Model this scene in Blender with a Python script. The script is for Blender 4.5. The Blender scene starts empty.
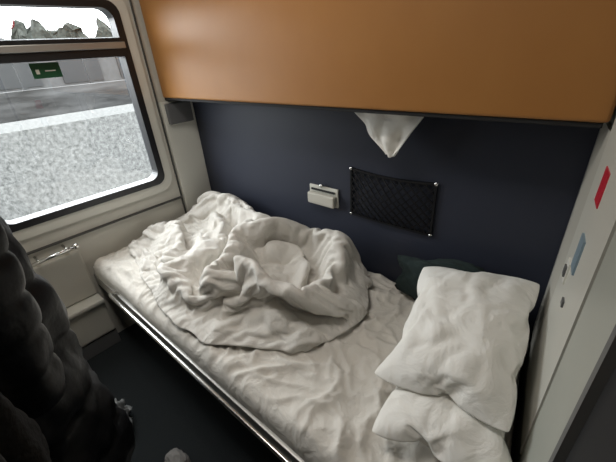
import bpy, bmesh, math, random, time
from mathutils import Vector, Matrix, noise
random.seed(4)
S=bpy.context.scene
S.view_settings.view_transform='Standard'
S.view_settings.look='None'
T0=time.time()

# ---------------------------------------------------------------- materials
def mat(name,col,rough=0.6,metal=0.0,bump=0.0,bscale=200.0,var=0.0,vscale=5.0,spec=0.5,sheen=0.0,detail=4,stretch=None):
    m=bpy.data.materials.new(name); m.use_nodes=True
    nt=m.node_tree; b=nt.nodes['Principled BSDF']
    b.inputs['Base Color'].default_value=(*col,1)
    b.inputs['Roughness'].default_value=rough
    b.inputs['Metallic'].default_value=metal
    b.inputs['Specular IOR Level'].default_value=spec
    if sheen: b.inputs['Sheen Weight'].default_value=sheen
    tc=nt.nodes.new('ShaderNodeTexCoord')
    mp=nt.nodes.new('ShaderNodeMapping'); nt.links.new(tc.outputs['Object'],mp.inputs['Vector'])
    if stretch: mp.inputs['Scale'].default_value=stretch
    if var>0:
        n=nt.nodes.new('ShaderNodeTexNoise'); n.inputs['Scale'].default_value=vscale; n.inputs['Detail'].default_value=detail
        nt.links.new(mp.outputs[0],n.inputs['Vector'])
        r=nt.nodes.new('ShaderNodeMapRange'); r.inputs[1].default_value=0.3; r.inputs[2].default_value=0.7
        r.inputs[3].default_value=1-var; r.inputs[4].default_value=1+var
        nt.links.new(n.outputs['Fac'],r.inputs[0])
        h=nt.nodes.new('ShaderNodeHueSaturation'); h.inputs['Color'].default_value=(*col,1)
        nt.links.new(r.outputs[0],h.inputs['Value']); nt.links.new(h.outputs[0],b.inputs['Base Color'])
    if bump>0:
        n2=nt.nodes.new('ShaderNodeTexNoise'); n2.inputs['Scale'].default_value=bscale; n2.inputs['Detail'].default_value=3
        nt.links.new(mp.outputs[0],n2.inputs['Vector'])
        bp=nt.nodes.new('ShaderNodeBump'); bp.inputs['Strength'].default_value=bump; bp.inputs['Distance'].default_value=0.01
        nt.links.new(n2.outputs['Fac'],bp.inputs['Height']); nt.links.new(bp.outputs[0],b.inputs['Normal'])
    return m

M_blue=mat('blue_laminate',(0.026,0.030,0.046),0.5,bump=0.05,bscale=500,var=0.06,vscale=3,spec=0.35)
M_cream=mat('cream_plastic',(0.52,0.50,0.44),0.45,bump=0.04,bscale=600,var=0.03)
M_cream2=mat('cream_plastic_light',(0.60,0.59,0.53),0.4,bump=0.03,bscale=600)
M_greyg=mat('grey_green_panel',(0.42,0.43,0.38),0.4,bump=0.03,bscale=500,var=0.03)
M_seam=mat('seam_dark',(0.06,0.06,0.055),0.7)
M_black=mat('rubber_black',(0.010,0.010,0.012),0.35)
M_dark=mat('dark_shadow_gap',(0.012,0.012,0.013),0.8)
M_net=mat('net_elastic_black',(0.004,0.004,0.005),0.6,spec=0.3)
M_alu=mat('brushed_aluminium',(0.45,0.44,0.42),0.4,metal=0.8,bump=0.03,bscale=300)
M_steel=mat('polished_steel',(0.75,0.75,0.74),0.2,metal=1.0)
M_floor=mat('carpet_floor',(0.010,0.014,0.016),0.95,bump=0.6,bscale=500,var=0.35,vscale=250)
M_ceil=mat('ceiling_white',(0.6,0.59,0.55),0.6,bump=0.03)
M_red=mat('sticker_red',(0.55,0.02,0.04),0.4)
M_green=mat('sticker_green',(0.006,0.075,0.03),0.4)
M_white=mat('white_plastic',(0.72,0.71,0.66),0.4)
M_lblue=mat('label_blue_grey',(0.22,0.30,0.36),0.4)
M_grey=mat('grey_plastic',(0.12,0.12,0.12),0.5)

def linen(name,col,sc=900,b=0.12,wr=0.0,wsc=14):
    m=mat(name,col,0.85,sheen=0.12,spec=0.2)
    nt=m.node_tree; bs=nt.nodes['Principled BSDF']; tc=[n for n in nt.nodes if n.type=='TEX_COORD'][0]
    n1=nt.nodes.new('ShaderNodeTexNoise'); n1.inputs['Scale'].default_value=sc
    n2=nt.nodes.new('ShaderNodeTexNoise'); n2.inputs['Scale'].default_value=wsc; n2.inputs['Detail'].default_value=5; n2.inputs['Distortion'].default_value=1.6
    nt.links.new(tc.outputs['Object'],n1.inputs['Vector']); nt.links.new(tc.outputs['Object'],n2.inputs['Vector'])
    b1=nt.nodes.new('ShaderNodeBump'); b1.inputs['Strength'].default_value=b; b1.inputs['Distance'].default_value=0.002
    b2=nt.nodes.new('ShaderNodeBump'); b2.inputs['Strength'].default_value=wr; b2.inputs['Distance'].default_value=0.02
    nt.links.new(n1.outputs['Fac'],b1.inputs['Height']); nt.links.new(n2.outputs['Fac'],b2.inputs['Height'])
    nt.links.new(b2.outputs[0],b1.inputs['Normal']); nt.links.new(b1.outputs[0],bs.inputs['Normal'])
    return m
M_sheet=linen('bed_sheet_linen',(0.70,0.67,0.615),wr=0.4)
M_duvet=linen('duvet_linen',(0.66,0.635,0.59),wr=0.4)
M_pillow=linen('pillow_linen',(0.84,0.825,0.78),wr=0.5,wsc=9)

def orange_mat():
    m=bpy.data.materials.new('orange_pearwood_laminate'); m.use_nodes=True
    nt=m.node_tree; b=nt.nodes['Principled BSDF']
    tc=nt.nodes.new('ShaderNodeTexCoord'); mp=nt.nodes.new('ShaderNodeMapping')
    mp.inputs['Scale'].default_value=(4,3,3); nt.links.new(tc.outputs['Object'],mp.inputs['Vector'])
    n=nt.nodes.new('ShaderNodeTexNoise'); n.inputs['Scale'].default_value=2.2; n.inputs['Detail'].default_value=6; n.inputs['Distortion'].default_value=0.3
    nt.links.new(mp.outputs[0],n.inputs['Vector'])
    r=nt.nodes.new('ShaderNodeValToRGB'); r.color_ramp.elements[0].position=0.3; r.color_ramp.elements[0].color=(0.395,0.173,0.045,1)
    r.color_ramp.elements[1].position=0.7; r.color_ramp.elements[1].color=(0.415,0.187,0.050,1)
    nt.links.new(n.outputs['Fac'],r.inputs['Fac']); nt.links.new(r.outputs[0],b.inputs['Base Color'])
    b.inputs['Roughness'].default_value=0.45
    return m
M_orange=orange_mat()

# ---------------------------------------------------------------- helpers
def link(o,parent=None):
    S.collection.objects.link(o)
    if parent: o.parent=parent
    return o
def empty(name,loc=(0,0,0)):
    e=bpy.data.objects.new(name,None); e.empty_display_size=0.05; e.location=loc
    S.collection.objects.link(e); return e
def obj_from_bm(name,bm,m,parent=None,smooth=False):
    me=bpy.data.meshes.new(name); bm.normal_update(); bm.to_mesh(me); bm.free()
    if m: me.materials.append(m)
    if smooth:
        for p in me.polygons: p.use_smooth=True
    o=bpy.data.objects.new(name,me); return link(o,parent)
def box(name,a,b,m,parent=None,bev=0.0,seg=2):
    bm=bmesh.new(); bmesh.ops.create_cube(bm,size=1)
    a=Vector(a); b=Vector(b); c=(a+b)/2; s=b-a
    for v in bm.verts: v.co=Vector((v.co.x*s.x,v.co.y*s.y,v.co.z*s.z))+c
    if bev>0: bmesh.ops.bevel(bm,geom=bm.edges[:],offset=bev,segments=seg,profile=0.6,affect='EDGES')
    return obj_from_bm(name,bm,m,parent)
def prism(name,pts,z0,z1,m,parent=None):
    bm=bmesh.new(); lo=[bm.verts.new((x,y,z0)) for x,y in pts]; hi=[bm.verts.new((x,y,z1)) for x,y in pts]
    bm.faces.new(lo[::-1]); bm.faces.new(hi); n=len(pts)
    for i in range(n): bm.faces.new((lo[i],lo[(i+1)%n],hi[(i+1)%n],hi[i]))
    bmesh.ops.recalc_face_normals(bm,faces=bm.faces[:])
    return obj_from_bm(name,bm,m,parent)
def tube(name,pts,r,m,parent=None,n=14,closed=False):
    bm=bmesh.new(); pts=[Vector(p) for p in pts]; rings=[]
    N=len(pts)
    up=Vector((0.13,0.21,0.97)).normalized()
    for i,p in enumerate(pts):
        d=(pts[(i+1)%N] if (closed or i<N-1) else p)-(pts[i-1] if (closed or i>0) else p)
        d.normalize(); u=d.cross(up)
        if u.length<0.05: u=d.cross(Vector((1,0,0)))
        u.normalize(); w=d.cross(u)
        rr=r[i] if isinstance(r,(list,tuple)) else r
        rings.append([bm.verts.new(p+rr*(math.cos(2*math.pi*k/n)*u+math.sin(2*math.pi*k/n)*w)) for k in range(n)])
    for i in range(N if closed else N-1):
        A=rings[i];B=rings[(i+1)%N]
        for k in range(n): bm.faces.new((A[k],A[(k+1)%n],B[(k+1)%n],B[k]))
    if not closed:
        bm.faces.new(rings[0][::-1]); bm.faces.new(rings[-1])
    bmesh.ops.recalc_face_normals(bm,faces=bm.faces[:])
    return obj_from_bm(name,bm,m,parent,smooth=True)
def rrect(y0,y1,z0,z1,r,n=8):
    out=[]
    for cy,cz,a0 in ((y1-r,z1-r,0),(y0+r,z1-r,90),(y0+r,z0+r,180),(y1-r,z0+r,270)):
        for k in range(n+1):
            a=math.radians(a0+90*k/n); out.append((cy+r*math.cos(a),cz+r*math.sin(a)))
    return out
def ring_x(name,o,i,x0,x1,m,parent=None,bev=0.0):
    bm=bmesh.new()
    L=[[bm.verts.new((x,p[0],p[1])) for p in lp] for x in (x0,x1) for lp in (o,i)]
    n=len(o)
    for k in range(n):
        j=(k+1)%n
        bm.faces.new((L[0][k],L[0][j],L[1][j],L[1][k]))
        bm.faces.new((L[2][k],L[3][k],L[3][j],L[2][j]))
        bm.faces.new((L[0][k],L[2][k],L[2][j],L[0][j]))
        bm.faces.new((L[1][k],L[1][j],L[3][j],L[3][k]))
    bmesh.ops.recalc_face_normals(bm,faces=bm.faces[:])
    return obj_from_bm(name,bm,m,parent)
def nz(x,y,z=0,s=1): return noise.noise(Vector((x*s,y*s,z*s)))

# ---------------------------------------------------------------- room shell
CX,CY,CZ=1.91,-1.13,1.42
YW=-1.42; H=2.3
def rx(y): return 1.895-0.14*y
box('wall_back',(-0.08,0,0),(2.2,0.08,H),M_blue)
floor=box('floor',(-0.08,YW-0.06,-0.05),(2.35,0.08,0),M_floor)
box('ceiling',(-0.08,YW-0.06,H),(2.35,0.08,H+0.05),M_ceil)
box('wall_front',(-0.08,YW-0.06,0),(2.35,YW,H),M_cream)
wy0,wy1,wz0,wz1=-1.075,-0.275,0.79,1.68
bm=bmesh.new()
hl=[(wy0+0.015,wz0+0.015),(wy1-0.015,wz0+0.015),(wy1-0.015,wz1-0.015),(wy0+0.015,wz1-0.015)]
ol=[(YW,0),(0,0),(0,H),(YW,H)]
for x in (0,-0.08):
    o=[bm.verts.new((x,*p)) for p in ol]; i=[bm.verts.new((x,*p)) for p in hl]
    for k in range(4): bm.faces.new((o[k],o[(k+1)%4],i[(k+1)%4],i[k]))
    if x==0: O1,I1=o,i
for k in range(4):
    bm.faces.new((O1[k],O1[(k+1)%4],o[(k+1)%4],o[k])); bm.faces.new((I1[k],I1[(k+1)%4],i[(k+1)%4],i[k]))
bmesh.ops.recalc_face_normals(bm,faces=bm.faces[:])
obj_from_bm('wall_left',bm,M_cream)
prism('wall_right',[(rx(0.0),0),(rx(YW),YW),(2.35,YW),(2.35,0)],0,H,M_greyg)
def rstrip(name,ya,yb,z0,z1,th,m,parent=None,off=0.0):
    return prism(name,[(rx(ya)-off,ya),(rx(ya)-off-th,ya),(rx(yb)-off-th,yb),(rx(yb)-off,yb)],z0,z1,m,parent)
cab=empty('corner_cabinet_panel',(0,0,0))
rstrip('edge_profile',-0.004,-0.03,0.53,1.225,0.006,M_alu,cab)
rstrip('control_face',-0.19,-0.485,0.53,2.2,0.010,M_cream2,cab)
rstrip('side_face',-0.035,-0.180,0.53,1.225,0.008,M_cream,cab)
rstrip('near_face',-0.505,-0.685,0.53,2.2,0.010,M_greyg,cab)
rstrip('door_gap',-0.487,-0.503,0.53,2.2,0.003,M_seam,cab)
dr=empty('door_1'); 
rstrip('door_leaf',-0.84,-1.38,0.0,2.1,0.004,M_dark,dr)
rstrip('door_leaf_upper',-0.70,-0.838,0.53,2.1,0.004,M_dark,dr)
rstrip('door_frame',-0.685,-0.70,0.53,2.15,0.016,M_grey,dr)
sw=empty('light_switch_panel')
rstrip('display',-0.30,-0.345,0.965,1.045,0.004,M_lblue,sw,0.010)
rstrip('button_plate',-0.25,-0.285,0.90,0.955,0.004,M_white,sw,0.010)
rstrip('button_1',-0.258,-0.277,0.915,0.94,0.004,M_grey,sw,0.014)
rstrip('button_2',-0.335,-0.355,0.885,0.90,0.004,M_grey,sw,0.010)
rstrip('emergency_sticker',-0.285,-0.335,1.115,1.185,0.002,M_red,None,0.010)

box('trim_1',(0,-0.205,0.50),(0.012,-0.20,H),M_seam)
box('trim_2',(0,-0.195,0.53),(0.030,-0.002,1.22),M_cream2,None,0.006)
box('trim_3',(0,-1.42,0.665),(0.018,-0.205,0.672),M_seam)
box('bunk_bracket',(0.031,-0.18,1.10),(0.055,-0.03,1.21),M_grey,None,0.006)
hc=empty('heater_cover')
box('cover_body',(0,-1.41,0.10),(0.09,-0.82,0.30),M_cream,hc,0.012)
box('cover_lip',(0,-1.41,0.30),(0.11,-0.82,0.325),M_cream2,hc,0.008)
box('cover_front_upper',(0,-1.41,0.33),(0.035,-0.82,0.60),M_cream,hc,0.008)
box('baseboard_left',(0,-1.41,0.0),(0.08,-0.82,0.09),M_grey,None,0.004)

# ---------------------------------------------------------------- window
w=empty('window_1')
ring_x('bezel',rrect(wy0-0.045,wy1+0.045,wz0-0.05,wz1+0.045,0.09),rrect(wy0+0.004,wy1-0.004,wz0+0.004,wz1-0.004,0.05),0.0,0.014,M_cream2,w)
ring_x('rubber_seal',rrect(wy0,wy1,wz0,wz1,0.055),rrect(wy0+0.034,wy1-0.034,wz0+0.034,wz1-0.030,0.05),-0.05,0.02,M_black,w)
box('transom_black',(-0.05,wy0+0.02,1.450),(0.022,wy1-0.02,1.483),M_black,w,0.003)
box('transom_alu',(-0.04,wy0+0.02,1.484),(0.034,wy1-0.02,1.512),M_alu,w,0.004)
box('transom_black_top',(-0.05,wy0+0.02,1.513),(0.022,wy1-0.02,1.53),M_black,w,0.003)
g=bpy.data.materials.new('window_glass'); g.use_nodes=True; nt=g.node_tree
for n in list(nt.nodes): nt.nodes.remove(n)
out=nt.nodes.new('ShaderNodeOutputMaterial'); mx=nt.nodes.new('ShaderNodeMixShader'); tr=nt.nodes.new('ShaderNodeBsdfTransparent'); gl=nt.nodes.new('ShaderNodeBsdfGlossy')
gl.inputs['Roughness'].default_value=0.02; tr.inputs['Color'].default_value=(0.9,0.92,0.92,1)
fr=nt.nodes.new('ShaderNodeFresnel'); fr.inputs['IOR'].default_value=2.1
nt.links.new(fr.outputs[0],mx.inputs[0]); nt.links.new(tr.outputs[0],mx.inputs[1]); nt.links.new(gl.outputs[0],mx.inputs[2]); nt.links.new(mx.outputs[0],out.inputs[0])
bm=bmesh.new(); f=bm.faces.new([bm.verts.new((-0.02,*p)) for p in ((wy0+0.01,wz0+0.01),(wy1-0.01,wz0+0.01),(wy1-0.01,wz1-0.01),(wy0+0.01,wz1-0.01))])
obj_from_bm('glass_pane',bm,g,w)
st=empty('exit_sticker')
box('sticker_face',(-0.019,-0.70,1.385),(-0.0175,-0.59,1.445),M_green,st)
box('sticker_mark_1',(-0.0175,-0.685,1.402),(-0.017,-0.672,1.420),M_white,st)
box('sticker_mark_2',(-0.0175,-0.650,1.411),(-0.017,-0.61,1.415),M_white,st)
ws=empty('no_smoking_sticker')
ps=[(-0.0185,-0.72+0.030*math.cos(2*math.pi*q/24),1.60+0.030*math.sin(2*math.pi*q/24)) for q in range(24)]
tube('ring',ps,0.0022,M_red,ws,6,closed=True)
tube('slash',[(-0.0185,-0.742,1.622),(-0.0185,-0.698,1.578)],0.0022,M_red,ws,6)

gh=empty('grab_handle')
tube('bar',[(0.075,-1.02,0.635),(0.075,-0.84,0.645)],0.008,M_steel,gh)
tube('post_1',[(0.0,-0.87,0.643),(0.082,-0.87,0.643)],0.006,M_steel,gh)
tube('post_2',[(0.0,-0.99,0.637),(0.082,-0.99,0.637)],0.006,M_steel,gh)
tube('end_knob',[(0.075,-0.845,0.645),(0.075,-0.84,0.645),(0.075,-0.825,0.646),(0.075,-0.82,0.646)],[0.008,0.014,0.014,0.008],M_steel,gh)

# ---------------------------------------------------------------- upper bunk (folded)
ub=empty('folded_upper_bunk')
box('front_panel',(0.012,-0.165,1.24),(1.905,-0.135,2.0),M_orange,ub,0.010,4)
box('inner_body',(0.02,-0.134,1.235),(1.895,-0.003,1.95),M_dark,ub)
box('lower_edge_shade',(0.015,-0.158,1.228),(1.895,-0.136,1.240),M_dark,ub,0.002)  # panel's lower edge, with the shade beneath it put into the dark colour

# ---------------------------------------------------------------- berth
BT=0.51
be=empty('lower_berth')
box('base_board',(0.0,-0.775,0.36),(1.88,-0.005,0.405),M_grey,be,0.004)
box('front_profile',(0.0,-0.80,0.365),(1.985,-0.776,0.43),M_alu,be,0.006)
box('leg_panel',(0.02,-0.70,0.0),(0.05,-0.05,0.36),M_grey,be)
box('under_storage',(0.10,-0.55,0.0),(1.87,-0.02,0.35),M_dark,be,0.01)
rail=[(0.30,-0.775,0.42),(0.30,-0.80,0.440),(0.31,-0.825,0.455),(0.34,-0.83,0.458)]+[(0.34+0.16*k,-0.83,0.458) for k in range(1,10)]+[(1.82,-0.825,0.455),(1.83,-0.80,0.440),(1.83,-0.775,0.42)]
tube('safety_rail',rail,0.008,M_steel,be)
def wr(x,y):
    h=0.0
    h+=0.008*nz(x*1.5,y*2.2,1.3)
    xx=x+0.12*nz(x*3,y*3,7); yy=y+0.10*nz(x*3,y*3,3)
    r=1-abs(nz(xx*6-yy*5,yy*4+xx*2,2))*2.4
    h+=0.015*max(0,r)**3
    r=1-abs(nz(xx*11+yy*9,yy*8-xx*6,5))*2.4
    h+=0.009*max(0,r)**3
    r=1-abs(nz(xx*4+yy*12,yy*3-xx*9,15))*2.8
    h+=0.008*max(0,r)**3
    return h
bm=bmesh.new(); NX,NY=300,130; X0,X1,Y0,Y1=0.012,1.873,-0.79,-0.008
R=0.035
V=[]
for i in range(NX+1):
    row=[]
    for j in range(NY+1):
        ti,tj=i/NX,j/NY
        x=X0+(X1-X0)*ti; y=Y0+(Y1-Y0)*tj
        dx=min(x-X0,X1-x); dy=min(y-Y0,Y1-y); 
        ex=max(0,1-dx/R); ey=max(0,1-dy/R); e=min(1,math.hypot(ex,ey))
        z=BT-R*(1-math.sqrt(max(0,1-e*e)))
        z+=wr(x,y)*(1-e)
        sx=0.14*max(0,-y)*(ti**3)
        yy=y+ (0.006*nz(x*4,0,9) if j<8 else 0)
        row.append(bm.verts.new((x+sx,yy,z)))
    V.append(row)
for i in range(NX):
    for j in range(NY): bm.faces.new((V[i][j],V[i+1][j],V[i+1][j+1],V[i][j+1]))
loop=[V[i][0] for i in range(NX+1)]+[V[NX][j] for j in range(1,NY+1)]+[V[i][NY] for i in range(NX-1,-1,-1)]+[V[0][j] for j in range(NY-1,0,-1)]
prev=loop
for zz in (0.46,0.435,0.41):
    new=[bm.verts.new((v.co.x,v.co.y+0.004*nz(v.co.x*6,zz*20,2)*(1 if v.co.y<-0.7 else 0),zz)) for v in loop]
    n=len(loop)
    for k in range(n): bm.faces.new((prev[(k+1)%n],prev[k],new[k],new[(k+1)%n]))
    prev=new
bmesh.ops.recalc_face_normals(bm,faces=bm.faces[:])
matt=obj_from_bm('mattress',bm,M_sheet,be,smooth=True)

# ---------------------------------------------------------------- cloth simulation helper
def simulate(o,frames,setup):
    md=o.modifiers.new('Cloth','CLOTH'); setup(md)
    S.frame_start=1; S.frame_end=frames
    md.point_cache.frame_end=frames
    for f in range(1,frames+1): S.frame_set(f)
    dg=bpy.context.evaluated_depsgraph_get()
    me=bpy.data.meshes.new_from_object(o.evaluated_get(dg))
    return me

def pillow(name,W,L,seed,press,m,nx=32,ny=44,shr=-0.05):
    bm=bmesh.new()
    def g(i,j,s):
        u=i/nx*2-1; v=j/ny*2-1
        b=(1-u**2)*(1-v**2)
        return (u*W/2*(1+0.10*(1-v*v)-0.02*abs(v)**6),v*L/2*(1+0.08*(1-u*u)-0.02*abs(u)**6),s*(0.012*b+0.008*b*nz(u*3+seed,v*3,s)))
    top=[[bm.verts.new(g(i,j,1)) for j in range(ny+1)] for i in range(nx+1)]
    bot=[[top[i][j] if i in(0,nx) or j in(0,ny) else bm.verts.new(g(i,j,-1)) for j in range(ny+1)] for i in range(nx+1)]
    for i in range(nx):
        for j in range(ny):
            bm.faces.new((top[i][j],top[i+1][j],top[i+1][j+1],top[i][j+1]))
            bm.faces.new((bot[i][j],bot[i][j+1],bot[i+1][j+1],bot[i+1][j]))
    o=obj_from_bm(name,bm,m,None,smooth=True)
    def st(md):
        s=md.settings; s.quality=5; s.mass=0.2; s.tension_stiffness=20; s.compression_stiffness=10; s.shear_stiffness=8; s.bending_stiffness=0.15
        s.use_pressure=True; s.uniform_pressure_force=press; s.effector_weights.gravity=0; s.air_damping=3
        s.shrink_min=shr
        md.collision_settings.use_collision=False
    me=simulate(o,24,st)
    o.modifiers.clear(); o.data=me
    for p in me.polygons: p.use_smooth=True
    return o
def fit(o,W,L,Tk,dent=0.0,seed=0):
    me=o.data
    for ax,s in ((0,W),(1,L),(2,Tk)):
        a=min(v.co[ax] for v in me.vertices); b=max(v.co[ax] for v in me.vertices)
        for v in me.vertices: v.co[ax]=(v.co[ax]-(a+b)/2)*s/(b-a)
    for v in me.vertices:
        u=v.co.x/(W/2); q=v.co.y/(L/2)
        v.co.z*= 1+0.32*nz(u*1.3+seed,q*1.5,seed)+0.16*nz(u*3+seed,q*3,1)
        rr=1-abs(nz(u*2.2+seed,q*2.6,seed*2))*3
        v.co.z+= -0.008*max(0,rr)**2*(1 if v.co.z>0 else 0)*(1-min(1,max(abs(u),abs(q)))**4)
        v.co.z+= -dent*(u*u+q*q)*0.5
    sb=o.modifiers.new('sub','SUBSURF'); sb.levels=1; sb.render_levels=2

p1=pillow('pillow',0.40,0.52,1.0,3.0,M_pillow); fit(p1,0.35,0.48,0.14,0.015,3)
p2=pillow('pillow',0.40,0.54,5.0,3.0,M_pillow); fit(p2,0.32,0.50,0.11,0.0,8)
p1.location=(1.73,-0.335,0.70); p1.rotation_euler=(math.radians(13),math.radians(-9),math.radians(5))
p2.location=(1.775,-0.42,0.595); p2.rotation_euler=(math.radians(2),math.radians(-3),math.radians(8))

# ---------------------------------------------------------------- duvet (simulated crumple)
def poly(pts,t):
    n=len(pts)-1; s=t*n; i=min(int(s),n-1); f=s-i
    P=[Vector(pts[max(0,min(n,k))]) for k in (i-1,i,i+1,i+2)]
    return 0.5*((2*P[1])+(-P[0]+P[2])*f+(2*P[0]-5*P[1]+4*P[2]-P[3])*f*f+(-P[0]+3*P[1]-3*P[2]+P[3])*f**3)
front=[(0.06,-0.58),(0.28,-0.65),(0.45,-0.71),(0.62,-0.735),(0.82,-0.77),(1.02,-0.755),(1.20,-0.66),(1.34,-0.53)]
back=[(0.06,-0.08),(0.25,-0.07),(0.48,-0.12),(0.72,-0.21),(0.95,-0.15),(1.15,-0.07),(1.30,-0.11)]
left=[(0.06,-0.58),(0.035,-0.35),(0.06,-0.08)]
right=[(1.34,-0.53),(1.41,-0.33),(1.30,-0.11)]
def coons(u,v):
    F=poly(front,u);B=poly(back,u);L=poly(left,v);Rr=poly(right,v)
    c00=Vector(front[0]);c10=Vector(front[-1]);c01=Vector(back[0]);c11=Vector(back[-1])
    return F*(1-v)+B*v+L*(1-u)+Rr*u-(c00*(1-u)*(1-v)+c10*u*(1-v)+c01*(1-u)*v+c11*u*v)
RID=[([(.10,-.48),(.07,-.34),(.14,-.18),(.32,-.17)],.07,.085),
     ([(.32,-.19),(.55,-.25),(.76,-.31),(.89,-.48),(.95,-.64)],.06,.095),
     ([(.87,-.31),(.985,-.19),(1.14,-.15),(1.28,-.23),(1.32,-.38),(1.22,-.50),(1.06,-.54)],.055,.105),
     ([(.98,-.33),(1.09,-.28),(1.18,-.35),(1.12,-.42)],.03,.05),
     ([(.2,-.42),(.38,-.52),(.52,-.62)],.04,.06),
     ([(.34,-.30),(.5,-.40),(.68,-.55)],.04,.06),
     ([(.62,-.67),(.82,-.71),(1.02,-.69),(1.2,-.60)],.05,.05)]
def segd(p,a,b):
    ab=b-a; t=max(0,min(1,(p-a).dot(ab)/ab.dot(ab))); return (p-a-ab*t).length
RP=[]
for pts,r,h in RID:
    n=len(pts)-1
    RP.append(([poly(pts,q/(n*4)) for q in range(n*4+1)],r,h))
def macro(x,y):
    p=Vector((x+0.02*nz(x*8,y*8,1),y+0.02*nz(x*8,y*8,5))); s=0
    for pts,r,h in RP:
        d=min(segd(p,pts[k],pts[k+1]) for k in range(len(pts)-1))
        s+=(h*math.exp(-(d/r)**2))**3
    return s**(1/3)
NU,NV=86,54
SXD,SYD=1.90,1.12
bm=bmesh.new(); G=[]
for i in range(NU+1):
    r=[]
    for j in range(NV+1):
        u,v=i/NU,j/NV
        x=0.70+(u-0.5)*SXD; y=-0.42+(v-0.5)*SYD
        b=min(1,8*min(u,1-u,v,1-v))
        p=coons(u,v)
        r.append(bm.verts.new((x,y,BT+0.03+b*(0.02+1.9*macro(p.x,p.y)+0.02*nz(x*5,y*5,4)))))
    G.append(r)
for i in range(NU):
    for j in range(NV): bm.faces.new((G[i][j],G[i+1][j],G[i+1][j+1],G[i][j+1]))
bm.verts.index_update()
duv=obj_from_bm('duvet',bm,M_duvet,None,smooth=True)
vg=duv.vertex_groups.new(name='pin')
edge=[i*(NV+1)+j for i in range(NU+1) for j in range(NV+1) if i in(0,NU) or j in (0,NV)]
vg.add(edge,1.0,'REPLACE')
duv.shape_key_add(name='Basis'); k=duv.shape_key_add(name='gather')
for i in range(NU+1):
    for j in range(NV+1):
        p=coons(i/NU,j/NV)
        k.data[i*(NV+1)+j].co=(p.x+0.016*nz(p.x*7,p.y*7,3),p.y+0.016*nz(p.x*9,p.y*9,8),BT+0.022+0.014*abs(nz(p.x*9,p.y*9,3)))
k.value=0; k.keyframe_insert('value',frame=1); k.value=1; k.keyframe_insert('value',frame=34)
col=box('tmp_collider',(-0.8,-1.6,0.3),(2.8,0.6,BT+0.004),None)
cm=col.modifiers.new('c','COLLISION'); col.collision.thickness_outer=0.01; col.collision.cloth_friction=15
def st(md):
    s=md.settings; s.quality=6; s.mass=0.35; s.tension_stiffness=25; s.compression_stiffness=20; s.shear_stiffness=8; s.bending_stiffness=32
    s.vertex_group_mass='pin'; s.pin_stiffness=1.0; s.air_damping=2
    s.effector_weights.gravity=0.9
    c=md.collision_settings; c.use_collision=True; c.collision_quality=2; c.distance_min=0.008; c.use_self_collision=True; c.self_distance_min=0.013; c.self_friction=8
me=simulate(duv,46,st)
bpy.data.objects.remove(col)
old=duv; nm=bpy.data.objects.new('duvet_tmp',me); S.collection.objects.link(nm)
bpy.data.objects.remove(old); nm.name='duvet'; duv=nm
duv.modifiers.clear()
for v in me.vertices:
    x,y=v.co.x,v.co.y
    h=v.co.z-BT
    hol=math.exp(-((x-1.10)**2+(y+0.40)**2)/0.07**2)
    v.co.z=BT+max(0.018,h*(1-0.6*hol)*0.85)+macro(x,y)*0.28
for p in me.polygons: p.use_smooth=True
so=duv.modifiers.new('s','SOLIDIFY'); so.thickness=0.010; so.offset=0
sb=duv.modifiers.new('sub','SUBSURF'); sb.levels=2; sb.render_levels=2
S.frame_set(1)

# ---------------------------------------------------------------- net pocket
net=empty('storage_net')
x0,x1,z0,z1=1.14,1.50,0.77,0.975
def P(u,v):
    return (x0+(x1-x0)*u,-0.006-0.022*math.sin(math.pi*u)*math.sin(math.pi*min(1,v*0.9+0.1)),z0+(z1-z0)*v-(0.012*math.sin(math.pi*u) if v>0.5 else 0)*v)
bm=bmesh.new()
def strand(pts,r):
    pts=[Vector(p) for p in pts]; prev=None
    for i,p in enumerate(pts):
        d=(pts[min(i+1,len(pts)-1)]-pts[max(i-1,0)]).normalized(); u=d.cross(Vector((0,1,0))).normalized(); w=d.cross(u)
        rg=[bm.verts.new(p+r*(math.cos(a)*u+math.sin(a)*w)) for a in (0.8,2.37,3.94,5.5)]
        if prev:
            for k2 in range(4): bm.faces.new((prev[k2],prev[(k2+1)%4],rg[(k2+1)%4],rg[k2]))
        prev=rg
D=0.095
for s in (1,-1):
    for kk in range(-8,24):
        c=kk*D; pts=[]
        for q in range(41):
            v=q/40; u=c+s*v*0.55
            if 0<=u<=1: pts.append(P(u,v))
        if len(pts)>2: strand(pts,0.0033)
strand([P(q/20,1) for q in range(21)],0.006); strand([P(q/20,0) for q in range(21)],0.006)
strand([P(0,q/10) for q in range(11)],0.006); strand([P(1,q/10) for q in range(11)],0.006)
obj_from_bm('mesh_strands',bm,M_net,net)
for qi,(a,b) in enumerate(((x0,z0),(x1,z0),(x0,z1),(x1,z1))):
    tube('screw_%d'%qi,[(a,0,b),(a,-0.010,b),(a,-0.013,b)],[0.007,0.007,0.005],M_steel,net)

# ---------------------------------------------------------------- folding cup holder
ch=empty('folding_cup_holder')
box('back_plate',(0.905,-0.010,0.775),(1.07,-0.0005,0.865),M_cream2,ch,0.004)
box('folded_tray',(0.91,-0.038,0.780),(1.065,-0.011,0.835),M_cream,ch,0.010,3)
box('top_slot',(0.92,-0.016,0.842),(1.055,-0.0105,0.850),M_dark,ch)
tube('knob',[(0.985,-0.011,0.872),(0.985,-0.022,0.872),(0.985,-0.026,0.872)],[0.009,0.009,0.005],M_steel,ch)

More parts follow.
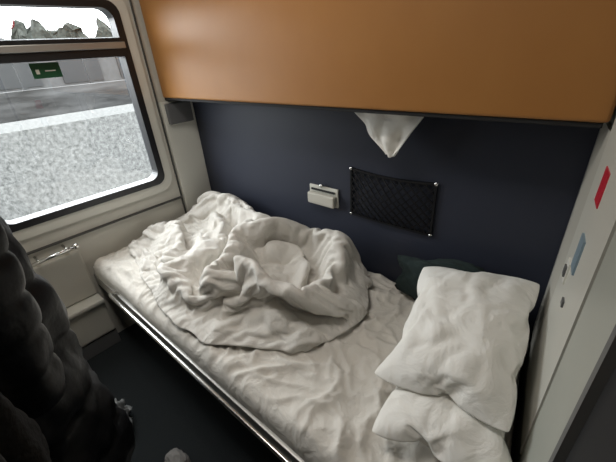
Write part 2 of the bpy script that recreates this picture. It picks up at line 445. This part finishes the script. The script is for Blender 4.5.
# ---------------------------------------------------------------- hanging cloth corner
bm=bmesh.new(); n=40; rows=[]; NS=40
for j in range(n+1):
    t=j/n
    wL=1.190+(1.335-1.190)*t**0.9+0.008*math.sin(t*8); wR=1.470+(1.375-1.470)*t**1.1
    z=1.226-(1.226-1.083)*t
    r=[]
    for i in range(NS+1):
        s=i/NS
        x=wL+(wR-wL)*s
        sag=-0.010*math.sin(math.pi*s)*(t) 
        q=abs(s-0.42)*2
        fold=-0.014*math.exp(-(q/0.35)**2)*(1-0.5*t)+0.006*math.sin(s*15+t*4)*(1-t*0.3)
        r.append(bm.verts.new((x,-0.085+fold+0.010*nz(s*4,t*4,2),z+sag+0.004*nz(s*6,t*3,6)*t)))
    rows.append(r)
for j in range(n):
    for i in range(NS): bm.faces.new((rows[j][i],rows[j][i+1],rows[j+1][i+1],rows[j+1][i]))
hs=obj_from_bm('hanging_sheet_corner',bm,M_pillow,None,smooth=True)
m_=hs.modifiers.new('s','SOLIDIFY'); m_.thickness=0.003

# ---------------------------------------------------------------- dark clothes behind pillow
def lump(name,c,rad,m,seed,amp=0.25,parent=None,lv=5):
    bm=bmesh.new(); bmesh.ops.create_icosphere(bm,subdivisions=lv,radius=1)
    for v in bm.verts:
        d=v.co.normalized(); f=1+amp*nz(d.x*1.5+seed,d.y*1.5,d.z*1.5)
        q=1-abs(nz(d.x*2.5+seed,d.y*2.5+3,d.z*2.5))*2
        f+=amp*0.45*max(0,q)**2
        v.co=Vector((d.x*rad[0]*f,d.y*rad[1]*f,max(-rad[2]*0.6,d.z*rad[2]*f)))+Vector(c)
    return obj_from_bm(name,bm,m,parent,smooth=True)
M_dgreen=mat('dark_knit',(0.012,0.024,0.023),0.95,bump=0.5,bscale=300)
lump('dark_sweater',(1.60,-0.075,0.605),(0.19,0.055,0.105),M_dgreen,3,0.40)

# ---------------------------------------------------------------- hanging black jacket
M_jack=mat('black_nylon',(0.005,0.0055,0.007),0.45,bump=0.4,bscale=22,spec=0.4)
M_jack2=mat('dark_brown_wool',(0.010,0.009,0.008),0.9,bump=0.4,bscale=90,spec=0.2)
def coat(name,m,cx,cy,ztop,zbot,wx,wy,puff,nrow,seed,slen=0.66):
    e=empty(name)
    bm=bmesh.new(); prev=None; n=64; rowsN=nrow*10
    for j in range(rowsN+1):
        t=j/rowsN; z=ztop+(zbot-ztop)*t
        sh=min(1,0.35+t*6) if t<0.12 else 1.0
        ph=abs(math.sin(math.pi*j/10))**0.6
        ring=[]
        for k2 in range(n):
            a=2*math.pi*k2/n
            ax=wx*sh*(0.9+0.18*t); ay=wy*sh*(0.85+0.25*t)
            f=1+puff*(ph-0.5)+0.16*nz(math.cos(a)*1.8+seed,math.sin(a)*1.8,z*6)+0.07*nz(math.cos(a)*6+seed,math.sin(a)*6,z*14)
            if abs(math.cos(a))<0.1 and math.sin(a)>0: f-=0.08
            ring.append(bm.verts.new((cx+ax*math.cos(a)*f,max(YW+0.01,cy+ay*math.sin(a)*f),z+0.016*nz(math.cos(a)*1.5,math.sin(a)*1.5+z*5,seed))))
        if prev:
            for k2 in range(n): bm.faces.new((prev[k2],prev[(k2+1)%n],ring[(k2+1)%n],ring[k2]))
        else: bm.faces.new(ring)
        prev=ring
    bm.faces.new(prev[::-1]); bmesh.ops.recalc_face_normals(bm,faces=bm.faces[:])
    obj_from_bm('body',bm,m,e,smooth=True)
    for sx in (-1,1):
        bm=bmesh.new(); prev=None; n2=28
        for j in range(81):
            t=j/80; ph=abs(math.sin(math.pi*j/8))**0.6
            cxx=cx+sx*(wx*0.80+0.035*t); cyy=cy+0.04+0.03*math.sin(t*3); z=ztop-0.06-slen*t
            rr=(0.072-0.018*t)*(1+puff*1.4*(ph-0.5))*(0.55 if t<0.01 else 1)
            ring=[]
            for q in range(n2):
                a=2*math.pi*q/n2; f=1+0.22*nz(math.cos(a)*1.5,math.sin(a)*1.5+seed,z*8)
                ring.append(bm.verts.new((cxx+rr*math.cos(a)*f,cyy+rr*math.sin(a)*f,z)))
            if prev:
                for q in range(n2): bm.faces.new((prev[q],prev[(q+1)%n2],ring[(q+1)%n2],ring[q]))
            else: bm.faces.new(ring)
            prev=ring
        bm.faces.new(prev[::-1]); bmesh.ops.recalc_face_normals(bm,faces=bm.faces[:])
        obj_from_bm('sleeve_%s'%('l' if sx<0 else 'r'),bm,m,e,smooth=True)
    pts=[(cx+wx*0.42*math.cos(a),cy+wy*0.5*math.sin(a)+0.02,ztop+0.02+0.02*math.sin(a)) for a in [2*math.pi*q/20 for q in range(20)]]
    tube('collar',pts,0.032,m,e,12,closed=True)
    return e
coat('black_puffer_jacket',M_jack,0.93,-1.23,1.70,0.30,0.20,0.16,0.10,8,2.0,0.85)
coat('brown_wool_coat',M_jack2,1.42,-1.325,1.20,0.25,0.12,0.085,0.03,6,9.0,0.5)

# floor items
M_bag=mat('translucent_bag_grey',(0.22,0.23,0.23),0.5)
lump('plastic_bag',(0.60,-1.05,0.04),(0.055,0.05,0.05),M_bag,4,0.9)
lump('grey_cap',(0.98,-0.97,0.03),(0.06,0.04,0.045),mat('grey_felt',(0.22,0.21,0.20),0.9),6,0.2)

# ---------------------------------------------------------------- unseen ceiling fill, added to brighten the interior
cl=empty('added_ceiling_fill')
box('housing',(0.5,-1.0,H-0.03),(1.3,-0.75,H),M_white,cl,0.008)
em=bpy.data.materials.new('fill_diffuser'); em.use_nodes=True; bb=em.node_tree.nodes['Principled BSDF']; bb.inputs['Emission Color'].default_value=(1,0.96,0.9,1); bb.inputs['Emission Strength'].default_value=1.5
box('diffuser',(0.52,-0.98,H-0.04),(1.28,-0.77,H-0.031),em,cl,0.003)
L=bpy.data.lights.new('fill_light','AREA'); L.shape='RECTANGLE'; L.size=0.8; L.size_y=0.25; L.energy=9.5; L.color=(1,0.96,0.90)
lo=bpy.data.objects.new('fill_light',L); lo.location=(0.9,-0.875,H-0.05); link(lo,cl)

# ---------------------------------------------------------------- exterior
M_stone=bpy.data.materials.new('rough_stone'); M_stone.use_nodes=True; nt=M_stone.node_tree; b=nt.nodes['Principled BSDF']
tc=nt.nodes.new('ShaderNodeTexCoord'); n1=nt.nodes.new('ShaderNodeTexNoise'); n1.inputs['Scale'].default_value=26; n1.inputs['Detail'].default_value=10; n1.inputs['Roughness'].default_value=0.9
nt.links.new(tc.outputs['Object'],n1.inputs['Vector'])
r=nt.nodes.new('ShaderNodeValToRGB'); r.color_ramp.elements[0].position=0.38; r.color_ramp.elements[0].color=(0.014,0.015,0.014,1); r.color_ramp.elements[1].position=0.64; r.color_ramp.elements[1].color=(0.12,0.121,0.119,1)
nt.links.new(n1.outputs['Fac'],r.inputs['Fac']); nt.links.new(r.outputs[0],b.inputs['Base Color']); b.inputs['Roughness'].default_value=0.95; b.inputs['Specular IOR Level'].default_value=0.1
M_conc=mat('weathered_concrete',(0.038,0.038,0.038),0.9,var=0.6,vscale=1.5,stretch=(1,1,6),spec=0.1)
M_bld=mat('building_facade',(0.055,0.055,0.055),0.9,var=0.15,spec=0.1)
M_snow=mat('snow_ground',(0.10,0.103,0.105),0.9,var=0.3,vscale=2,spec=0.1)
M_tree=mat('bare_tree_dark',(0.022,0.024,0.021),0.95,var=0.5,vscale=6,spec=0.1)
M_bwin=mat('building_window_dark',(0.018,0.019,0.020),0.5,spec=0.2)
box('ground_outside',(-60,-40,-0.95),(-0.6,60,-0.9),M_snow)
box('stone_retaining_wall',(-2.8,-12,-0.9),(-2.0,16,0.96),M_stone)
box('concrete_parapet',(-5.2,-12,-0.9),(-5.0,22,1.15),M_conc)
bd=empty('station_building')
box('facade',(-22,-4,-0.9),(-14,26,2.2),M_bld,bd)
box('roof_edge',(-22.3,-4.3,2.2),(-13.7,26.3,2.35),M_snow,bd)
for k in range(14):
    box('bwin_%d'%k,(-14.0,-3+2.1*k,0.9),(-13.95,-1.6+2.1*k,1.9),M_bwin,bd)
rf=empty('station_fence')
for k in range(20):
    box('post_%d'%k,(-9.05,-8+1.5*k,-0.9),(-8.95,-7.9+1.5*k,1.85),M_bwin,rf)
box('fence_rail',(-9.05,-8,1.75),(-8.95,22,1.85),M_bwin,rf)
bm=bmesh.new()
for k in range(120):
    cxk=-30-random.random()*6; cyk=-15+k*0.6; hh=2.0+random.random()*1.6
    mt=Matrix.Translation((cxk,cyk,hh*0.5))@Matrix.Diagonal((1.1,1.1,hh*0.8,1))
    rr=bmesh.ops.create_icosphere(bm,subdivisions=3,radius=1,matrix=mt)
    for v in rr['verts']:
        c=v.co*1.7
        v.co+=Vector((nz(c.x,c.y,c.z),nz(c.y,c.z,c.x),nz(c.z,c.x,c.y)))*0.8
obj_from_bm('tree_line',bm,M_tree)

W=bpy.data.worlds.new('overcast'); S.world=W; W.use_nodes=True
bg=W.node_tree.nodes['Background']; bg.inputs[0].default_value=(0.95,0.98,1.0,1); bg.inputs[1].default_value=14.0
pl=bpy.data.lights.new('portal','AREA'); pl.shape='RECTANGLE'; pl.size=wz1-wz0; pl.size_y=wy1-wy0; pl.cycles.is_portal=True
po=bpy.data.objects.new('window_portal',pl); po.location=(-0.06,(wy0+wy1)/2,(wz0+wz1)/2)
po.rotation_euler=(0,math.radians(-90),0); link(po,w)

# ---------------------------------------------------------------- camera
cam=bpy.data.cameras.new('camera'); co=bpy.data.objects.new('camera',cam); S.collection.objects.link(co)
right=Vector((.759,.654,-.066)).normalized(); fwd=Vector((-.5975,.6445,-.472)); fwd=(fwd-right*fwd.dot(right)).normalized()
up=right.cross(fwd); 
R3=Matrix((right,up,-fwd)).transposed().to_4x4(); R3.translation=(CX,CY,CZ); co.matrix_world=R3
cam.sensor_width=36; cam.lens=36*337/616; cam.clip_start=0.02
S.camera=co
